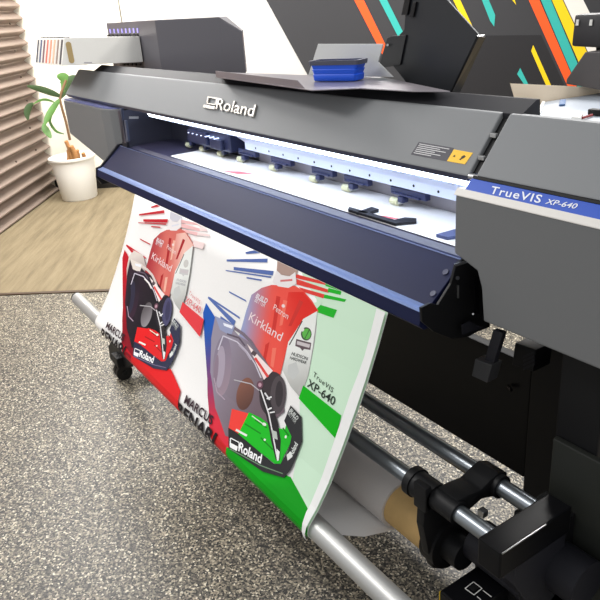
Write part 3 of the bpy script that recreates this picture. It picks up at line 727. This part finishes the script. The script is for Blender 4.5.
    A.ell((223, 366), (9, 4), (-3, 30), (134, 124, 142) if right else (26, 24, 36), ((220, 345), (226, 395), (156, 136, 148) if right else (58, 34, 52)))
    A.ell((221, 367), (4.5, 2), (-2, 21), (168, 156, 172) if right else (46, 44, 64))
    A.ell((217, 370), (2, 1), (-1.5, 15), (140, 122, 138) if right else (28, 24, 36))
    A.ell((273, 394), (12.5, 3), (-3, 22), (62, 54, 58) if right else (36, 32, 42)); A.ell((279, 395), (7.5, 3), (-2, 19), (82, 74, 78) if right else (76, 74, 108))
    A.ell((280, 394), (3.8, 1.5), (-1, 13), (58, 52, 56) if right else (60, 58, 88))
    A.ell((246, 394), (8, 3), (-4, 16), (132, 88, 74) if right else (90, 84, 88), ((244, 384), (248, 410), (92, 62, 56) if right else (150, 146, 150)))
    # steering wheel, arms, gloves
    A.line([(222, 330), (232, 326), (244, 334), (252, 342), (258, 352), (262, 362)], 3, (120, 108, 122) if right else (214, 202, 196))
    A.line([(219, 350), (224, 336), (238, 342), (248, 352), (256, 364), (262, 378)], 1.2, (206, 200, 214))
    A.poly([(216, 316), (226, 321), (236, 326), (232, 336), (221, 330)], (150, 156, 188) if right else (224, 214, 206))
    A.poly([(224, 323), (234, 326), (233, 329), (225, 326)], (232, 234, 244))
    A.line([(240, 345), (247, 352), (252, 360)], 1.6, (178, 168, 184) if right else (240, 236, 230)); A.line([(228, 334), (240, 338), (246, 346)], 1.6, (96, 84, 98))
    A.poly([(248, 344), (254, 350), (274, 371), (265, 380), (258, 365), (254, 356)], (244, 226, 224)); A.line([(256, 358), (269, 377)], 2.6, (226, 74, 70)); A.line([(253, 352), (257, 355)], 4, (90, 74, 80))
    A.ell((261, 385), (3.2, 1), (-1, 4), (104, 70, 84)); A.ell((261, 385), (1.6, .6), (-.5, 2), (190, 150, 164))
    A.line([(235, 380), (252, 384), (262, 392)], 1, (190, 186, 190)); A.line([(215, 378), (218, 392), (226, 400)], 1, (178, 160, 176))
    # nose bodywork
    A.poly([(233, 409), (251, 414), (254, 424), (240, 434), (229, 430)], (238, 66, 58) if right else pal['body'])
    A.poly([(250, 412.5), (262, 418), (272, 426), (286, 430), (288, 422), (293, 430), (292, 442), (285, 456), (281, 466), (277, 465), (239, 435)], pal['body'], ((250, 414), (276, 456), tuple(min(255, int(k*.9)+14) for k in pal['body'])))
    for p, q in (((246, 424), (262, 434)), ((256, 420), (268, 428)), ((262, 438), (274, 450)), ((284, 428), (290, 436))): A.line([p, q], 1.4, tuple(int(k*.7) for k in pal['body']))
    A.line([(237, 430), (248, 436)], 2.2, (228, 236, 226)); A.line([(253, 416), (264, 424)], 1, (220, 240, 214)); A.ell((265.5, 424.5), (2, 1), (-.6, 1.4), (230, 240, 226)); A.ell((266, 440), (1.1, .3), (-.3, 1.1), (230, 240, 226)); A.ell((287, 437), (1, .3), (-.3, 1.6), (230, 240, 226))
    A.poly([(260, 391), (264, 390), (272, 404), (279, 422), (282, 440), (281, 460), (277, 460), (272, 440), (268, 418)], (44, 40, 44))
    A.line([(262, 390), (270, 414), (275, 440), (279, 461)], 1.3, (232, 230, 232))
    A.line([(266, 393), (271, 400)], 1.6, (220, 220, 222)); A.line([(268, 399), (273, 397)], 1.6, (226, 226, 228)); A.line([(269, 410), (273, 408)], 1.6, (236, 236, 236)); A.line([(271, 413), (276, 412)], 1.3, (236, 236, 236))
    A.poly([(272.5, 430), (278, 432), (279, 440), (274, 438)], (188, 196, 188)); A.poly([(278, 449), (281, 452), (280, 461), (278.5, 460)], (236, 240, 236))
    # bumper
    A.poly([(229.5, 428), (238, 433), (275, 464), (282, 464), (289, 452), (293, 437), (285.5, 421), (292, 405.5), (303, 417), (303.5, 442), (292, 470), (285, 478), (264, 472), (230, 449)], pal['bump'], ((240, 445), (300, 440), tuple(k+12 for k in pal['bump'])))
    A.line([(231, 449), (262, 466), (284, 474)], 1, (110, 140, 110) if right else (120, 110, 140))
    A.poly([(231, 447.5), (238, 451.5), (239, 447), (231.5, 443)], (240, 240, 240))
    A.line([(231.3, 446), (231.8, 438.5), (240.5, 443), (240, 449)], 1, (240, 240, 240))
    A.text('Roland', (239.5, 451), (262, 464), (241.5, 442.5), (242, 242, 242), bold=.025)
    A.poly([(289, 461), (294, 457), (292, 452), (288, 455)], (222, 226, 222)); A.text('Roland', (294, 456), (299.5, 444.5), (290.5, 453), (225, 230, 225), bold=.02)
    A.text('BUILD', (290.5, 411), (298, 420.5), (293, 408.5), (214, 218, 214), bold=.02); A.text('BETTER', (289, 414), (296.5, 424), (290.8, 411.5), (190, 194, 190))
    # name
    A.text('MARCUS', (185, 403), (212.5, 425.5), (187.5, 395.5), (52, 34, 44), bold=.03, spacing=1.05)
    A.text('RENARI', (177, 411.5), (214.5, 444.5), (179.8, 402.5), (28, 22, 28), bold=.035)
A.dx = 0; copy_of_print(True)
A.dx = DX; copy_of_print(False)
A.dx = 0
# plain white edge margins of the sheet
A.poly([(380, 306), (398, 308), (330, 545), (304, 540), (308.5, 513), (338, 438), (352, 397), (367, 357)], (240, 240, 238))
me = bpy.data.meshes.new('print'); A.bm.normal_update(); A.bm.to_mesh(me); A.bm.free(); me.materials.append(m_attr('print_ink', .45, 0))
po = bpy.data.objects.new('print', me); C.objects.link(po); po.parent = ban
po['label'] = 'colour print of two racing karts with drivers and lettering'
# the part of the banner lying on the platen
def fn(bm):
    n = 10; rows = []
    for y, z in PROF: rows.append([bm.verts.new((MX0+(MX1+.055-MX0)*k/n, y, z)) for k in range(n+1)])
    for a, b in zip(rows, rows[1:]):
        for k in range(n): bm.faces.new((a[k], a[k+1], b[k+1], b[k]))
pm = part('platen_sheet', VINYL, ban, fn, label='white vinyl lying on the platen')
m_ = pm.modifiers.new('s', 'SOLIDIFY'); m_.thickness = .0006; m_.offset = 1
for px in [[(222, 171), (240, 171.5), (254, 174), (238, 174)], [(372, 215), (385, 216), (401, 219), (388, 219)]]:
    part('platen_print', mat('print_red', (226, 110, 120), .5), ban, lambda bm: slab(bm, [onz(1.0716, u, v) for u, v in px], (0, 0, .0004)))

# ================================================================ ink unit with cartridges
IU = thing('ink_supply_unit', (-2.9, 1.6, 1.31), 'dark grey boxy ink supply housing at left rear of printer', 'ink unit')
foot_ = [(-3.606, 1.25), (-2.985, 1.25), (-2.70, 1.41), (-2.60, 1.455), (-2.67, 1.50), (-3.1, 1.66), (-3.606, 1.68)]
def fn(bm):
    slab(bm, [(x, y, 1.305) for x, y in foot_], (0, 0, 1), 0)
    for v in bm.verts:
        if v.co.z > 2: v.co.z = 1.468 if v.co.x > -2.68 else (1.532 if v.co.y < 1.3 else 1.522)
    bevel(bm, .003)
inkh = part('housing', INKG, IU, fn)
part('base', BLK, IU, lambda bm: box(bm, -3.5, -2.95, 1.33, 1.62, 1.24, 1.305))
for k in range(8):
    a = ony(1.249, 110.5+k*3.9, 31.2-k*.12)
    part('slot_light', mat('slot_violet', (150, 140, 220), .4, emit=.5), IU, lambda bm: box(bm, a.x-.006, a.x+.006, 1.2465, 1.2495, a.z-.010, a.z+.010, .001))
for k in range(8):
    b = ony(1.249, 109+k*4, 35.8-k*.1); part('slot_frame', BLK, IU, lambda bm: box(bm, b.x-.018, b.x+.018, 1.2455, 1.2495, b.z-.006, b.z+.006, .001))
for k in range(5):
    b = ony(1.249, 124+k*4, 64.4); part('slot_frame', BLK, IU, lambda bm: box(bm, b.x-.014, b.x+.014, 1.2455, 1.2495, b.z-.005, b.z+.005, .001))
spine = [(70, 72, 84), (84, 96, 132), (120, 80, 92), (214, 110, 92), (232, 150, 120), (216, 180, 150), (150, 130, 120), (70, 66, 72)]
names = ['dark grey', 'slate blue', 'dull maroon', 'red', 'salmon orange', 'tan', 'brown grey', 'charcoal']
xr = -3.168; xl = -3.62; NC = 8; pitch = (xr-xl+.0)/NC
def cart(i):
    x0 = xl+pitch*i; x1 = x0+pitch*.86
    q = [Vector((x0, 1.245, 1.357)), Vector((x0, .873, 1.378)), Vector((x0, .907, 1.489)), Vector((x0, 1.245, 1.468))]
    t = thing('ink_cartridge', (x0+pitch*.43, .88, 1.38), '', 'ink cartridge', 'white ink cartridges in the ink supply unit')
    if i == NC-1:
        t['label'] = 'white ink cartridge nearest the camera with oval handle hole showing tan'
    else:
        t['label'] = ('white ink cartridge with %s spine stripe, ' % names[i]) + ['farthest left of the eight', 'second from the far left end', 'third from the far left end', 'fourth from the far left end', 'fourth from the near right end', 'third from the near right end', 'next to the nearest one'][i]
    def body(bm):
        slab(bm, q, (x1-x0, 0, 0), .002)
    part('body', WHITE, t, body)
    a = q[1].lerp(q[2], .06); b = q[1].lerp(q[2], .94); n = Vector((0, -.0015, 0))
    w = (x1-x0)
    part('spine_stripe', mat('spine_%d' % i, spine[i], .5), t, lambda bm: slab(bm, [a+Vector((w*.25, 0, 0)), a+Vector((w*.72, 0, 0)), b+Vector((w*.72, 0, 0)), b+Vector((w*.25, 0, 0))], n))
    part('top_latch', BLKS, t, lambda bm: box(bm, x0+w*.3, x0+w*.7, .915, .935, 1.487, 1.492))
    if i == NC-1:
        def hole(bm):
            cx, cz = onx(x1, 70, 52.5).y, onx(x1, 70, 52.5).z
            P = []
            for k in range(24):
                an = 2*PI*k/24; P.append((x1, cx+.012*math.cos(an), cz+(.032 if math.sin(an) > 0 else -.032)+.012*math.sin(an)))
            slab(bm, P, (.0015, 0, 0))
        part('handle_hole', mat('hole_tan', (176, 152, 104), .7), t, hole)
        part('side_lettering', mat('print_grey', (170, 166, 172), .6), t, lambda bm: slab(bm, [onx(x1, 84, 62.2), onx(x1, 92, 62), onx(x1, 92, 63), onx(x1, 84, 63.2)], (.0012, 0, 0)))
for i in range(NC): cart(i)

# ================================================================ things on top of the printer
ZT = 1.3605
def fn(bm):
    slab(bm, [onz(ZT+.003, u, v) for u, v in [(216, 76.8), (312, 90), (360, 88), (413, 91), (450, 91), (372, 75), (306, 75), (218, 72)]], (0, 0, -.0022), .0004)
    a, b = onz(ZT+.003, 216, 76.8), onz(ZT+.003, 312, 89.5); w = Vector((0, 0, .017))
    slab(bm, [a, b.lerp(a, .06), b.lerp(a, .12)+w, a+w*.9+Vector((0, 0, .002))], (0.001, .002, 0), .0003)
tr = part('metal_tray', mat('tray_mauve', (150, 144, 150), .28, metal=.5), None, fn)
tag(tr, 'folded silver sheet metal tray lying on printer top under blue tub', 'tray')
def fn(bm):
    P = [onz(ZT+.003, 306, 74), onz(ZT+.003, 372, 75)]
    yb = P[0].y
    slab(bm, [ony(P[0].y+.01, u, v) for u, v in [(308, 76), (318, 44), (383, 44), (378, 62), (393, 77)]], (0, .003, 0), .0005)
part('back_panel', mat('panel_grey', (196, 198, 196), .4), tr, fn)
# blue tub
tbc = onz(ZT+.0045, 313, 81.2); tba = onz(ZT+.0045, 356, 81)-tbc; tbb = Vector((-.01, .045, 0))
tba.z = tbb.z = 0
ua = tba.normalized(); ub = Vector((-ua.y, ua.x, 0)); ub = ub if ub.dot(tbb) > 0 else -ub
hx0, hy0 = tba.length/2, max(.02, tbb.length/2)
tcen = tbc+tba/2+ub*hy0; cx, cy = hx0, hy0
TH = onp(tbc, ub, 335, 60.5).z-(ZT+.0045)
def rrect(sc_, t, r=.008, n=5):
    out = []; hx, hy = hx0*sc_, hy0*sc_
    for (sx, sy, a0) in ((1, 1, 0), (-1, 1, 90), (-1, -1, 180), (1, -1, 270)):
        for k in range(n+1):
            a = math.radians(a0+90*k/n); q = tcen+ua*(sx*(hx-r)+r*math.cos(a))+ub*(sy*(hy-r)+r*math.sin(a)); out.append(Vector((q.x, q.y, z0+TH*t)))
    return out
z0 = ZT+.0045
def loft(bm, loops, cap0=True, cap1=True):
    R = [[bm.verts.new(p) for p in l] for l in loops]; n = len(R[0])
    for a, b in zip(R, R[1:]):
        for k in range(n): bm.faces.new((a[k], a[(k+1) % n], b[(k+1) % n], b[k]))
    if cap0: bm.faces.new(list(reversed(R[0])))
    if cap1: bm.faces.new(R[-1])
tub = part('storage_tub', mat('tub_blue', (18, 84, 214), .4), None, lambda bm: loft(bm, [rrect(q, t) for t, q in [(0, .96), (.03, 1), (.3, 1.03), (.33, .99), (.55, 1.06), (.58, 1.02), (.8, 1.09), (.8, 1.03), (.1, .9)]]), True)
tag(tub, 'small blue collapsible tub with dark rim on the metal tray', 'tub')
part('rim', mat('rim_grey', (70, 72, 88), .45), tub, lambda bm: loft(bm, [rrect(q, t) for t, q in [(.78, 1.11), (.78, 1.15), (1.0, 1.17), (1.0, 1.05), (.78, 1.03), (.78, 1.11)]], False, False), True)
# big black folded sheet standing on the printer
def fn(bm):
    slab(bm, [ony(1.24, u, v) for u, v in [(407, -8), (440, -8), (478, 34), (450, 93), (413, 91), (393, 66), (394, 40), (404, 30)]], (0, .005, 0), .001)
gb = part('feed_guide', mat('guide_black', (38, 40, 44), .4, metal=.2), None, fn)
tag(gb, 'large black folded metal guide plate standing on printer top', 'guide plate')
part('side_flap', mat('flap_black', (26, 27, 32), .35), gb, lambda bm: slab(bm, [ony(1.235, u, v) for u, v in [(387, 38), (392, 36), (406, 35), (400, 65), (378, 68.5)]], (0, .005, 0), .001))
for px in [[(406, -8), (411, -8), (407, 15), (401, 15)], [(413, 2), (416, 2), (413, 17), (409, 17)]]: part('lug', BLK, gb, lambda bm: slab(bm, [ony(1.234, u, v) for u, v in px], (0, .006, 0), .001))
part('rivet', ALU, gb, lambda bm: tube(bm, ony(1.234, 387.5, 45), ony(1.228, 387.5, 45), .003, 10))
part('folded_wing', mat('wing_black', (32, 31, 34), .3), gb, lambda bm: slab(bm, [ony(1.24, 478, 35), ony(1.24, 450, 93), ony(1.285, 458, 93), ony(1.285, 484, 37)], (.003, .003, 0)))
def fn(bm):
    z = 1.4
    a = ony(1.24, 478, 36); b = a+Vector((.02, 0, 0)); tube(bm, a, b, .003, 8)
part('pivot', ALU, gb, fn)
# open tray at the right rear
ZR = 1.322
TP = [(534, 122), (543.5, 102), (600, 93), (640, 87), (640, 128)]
rt = part('open_tray', mat('tray_pale', (176, 184, 194), .45), None, lambda bm: slab(bm, [onz(ZR, u, v) for u, v in TP], (0, 0, -.006), .0006))
tag(rt, 'open pale metal tray with tan rear flange at right rear of printer', 'tray')
fa, fb = onz(ZR, 543.5, 102), onz(ZR, 600, 93)
fnr = Vector((-(fb-fa).y, (fb-fa).x, 0)).normalized()
fa = fa+fnr*.003
part('rear_flange', mat('flange_tan', (250, 230, 202), .4), rt, lambda bm: slab(bm, [onp(fa, fnr, u, v) for u, v in [(516, 101), (511, 83.5), (600, 87.5), (640, 89.5), (640, 96), (600, 99), (543, 106)]], fnr*.003))
part('white_edge', WHITE, rt, lambda bm: slab(bm, [onz(ZR+.001, u, v) for u, v in [(534, 121), (542, 102.5), (545, 102.5), (537.5, 121)]], (0, 0, .003)))
part('blue_clip', mat('clip_blue', (70, 110, 160), .4), rt, lambda bm: slab(bm, [onz(ZR+.001, u, v) for u, v in [(559, 106), (565, 105.5), (566, 100.5), (560, 101)]], (0, 0, .003)))
wb = part('terminal_block', WHITE, None, lambda bm: slab(bm, [onz(ZR+.001, u, v) for u, v in [(571, 121), (577, 115), (583, 117), (580, 122)]], (0, 0, .008), .001))
tag(wb, 'small white connector block in the open right tray', 'connector')
wr = part('wire_bundle', mat('wire_red', (140, 40, 44), .5), None, lambda bm: pipe(bm, smooth_path([onz(ZR+.0035, 582, 118), onz(ZR+.004, 587, 116.5), onz(ZR+.0035, 592, 115)], 4), .0025, 8), True); tag(wr, 'short red wire with black plug beside white connector block', 'wire')
pb = onz(ZR+.001, 594, 115)
part('plug', BLK, wr, lambda bm: box(bm, pb.x-.01, pb.x+.016, pb.y-.006, pb.y+.008, ZR+.001, ZR+.012, .002))
# dark unit on grey stand behind
def fn(bm): slab(bm, [ony(1.36, u, v) for u, v in [(566, 84), (566.5, 79), (585, 52), (640, 52), (640, 90), (600, 90)]], (0, .12, 0), .002)
gs = part('rear_housing', mat('rear_grey', (84, 80, 80), .45), PR, fn, label='grey wedge housing behind the right tray')
def fn(bm): slab(bm, [ony(1.40, u, v) for u, v in [(571, 46.5), (574.5, 14.5), (640, 12), (640, 50)]], (0, .05, 0), .006)
du = part('control_unit', mat('unit_dark', (52, 50, 52), .4), None, fn, True)
tag(du, 'dark box with two white buttons above grey wedge housing', 'control unit')
for u in (577.5, 591):
    part('button', WHITE, du, lambda bm: slab(bm, [ony(1.3985, a, b) for a, b in [(u-1.5, 25.5), (u+1.2, 25.5), (u+1.8, 19.5), (u-.6, 19.5)]], (0, -.002, 0)))
part('mount', BLK, du, lambda bm: slab(bm, [ony(1.425, a, b) for a, b in [(596, 60), (596, 44), (640, 44), (640, 60)]], (0, .02, 0)))

# ================================================================ light
w = bpy.data.worlds.new('world'); bpy.context.scene.world = w; w.use_nodes = True
w.node_tree.nodes['Background'].inputs['Color'].default_value = (.97, .985, 1.0, 1); w.node_tree.nodes['Background'].inputs['Strength'].default_value = .5
def area(loc, rot, sx, sy, power, col=(1, .975, .945)):
    l = bpy.data.lights.new('ceiling_light', 'AREA'); l.shape = 'RECTANGLE'; l.size = sx; l.size_y = sy; l.energy = power; l.color = col
    o = bpy.data.objects.new('ceiling_light', l); o.location = loc; o.rotation_euler = rot; C.objects.link(o)
area((-5.3, 1.2, 2.9), (0, 0, .6), 1.2, 2.4, 150)
area((-3.2, -.6, 2.9), (0, 0, 0), 2.4, .6, 50)
area((-3.0, 3.2, 2.9), (0, 0, 0), 2.4, .6, 90)
area((-.8, 2.2, 2.9), (0, 0, 0), 1.2, .6, 30)
sc = bpy.context.scene
sc.view_settings.view_transform = 'Standard'; sc.view_settings.look = 'None'; sc.view_settings.gamma = 1; sc.view_settings.use_curve_mapping = False
sc.view_settings.exposure = 0.48
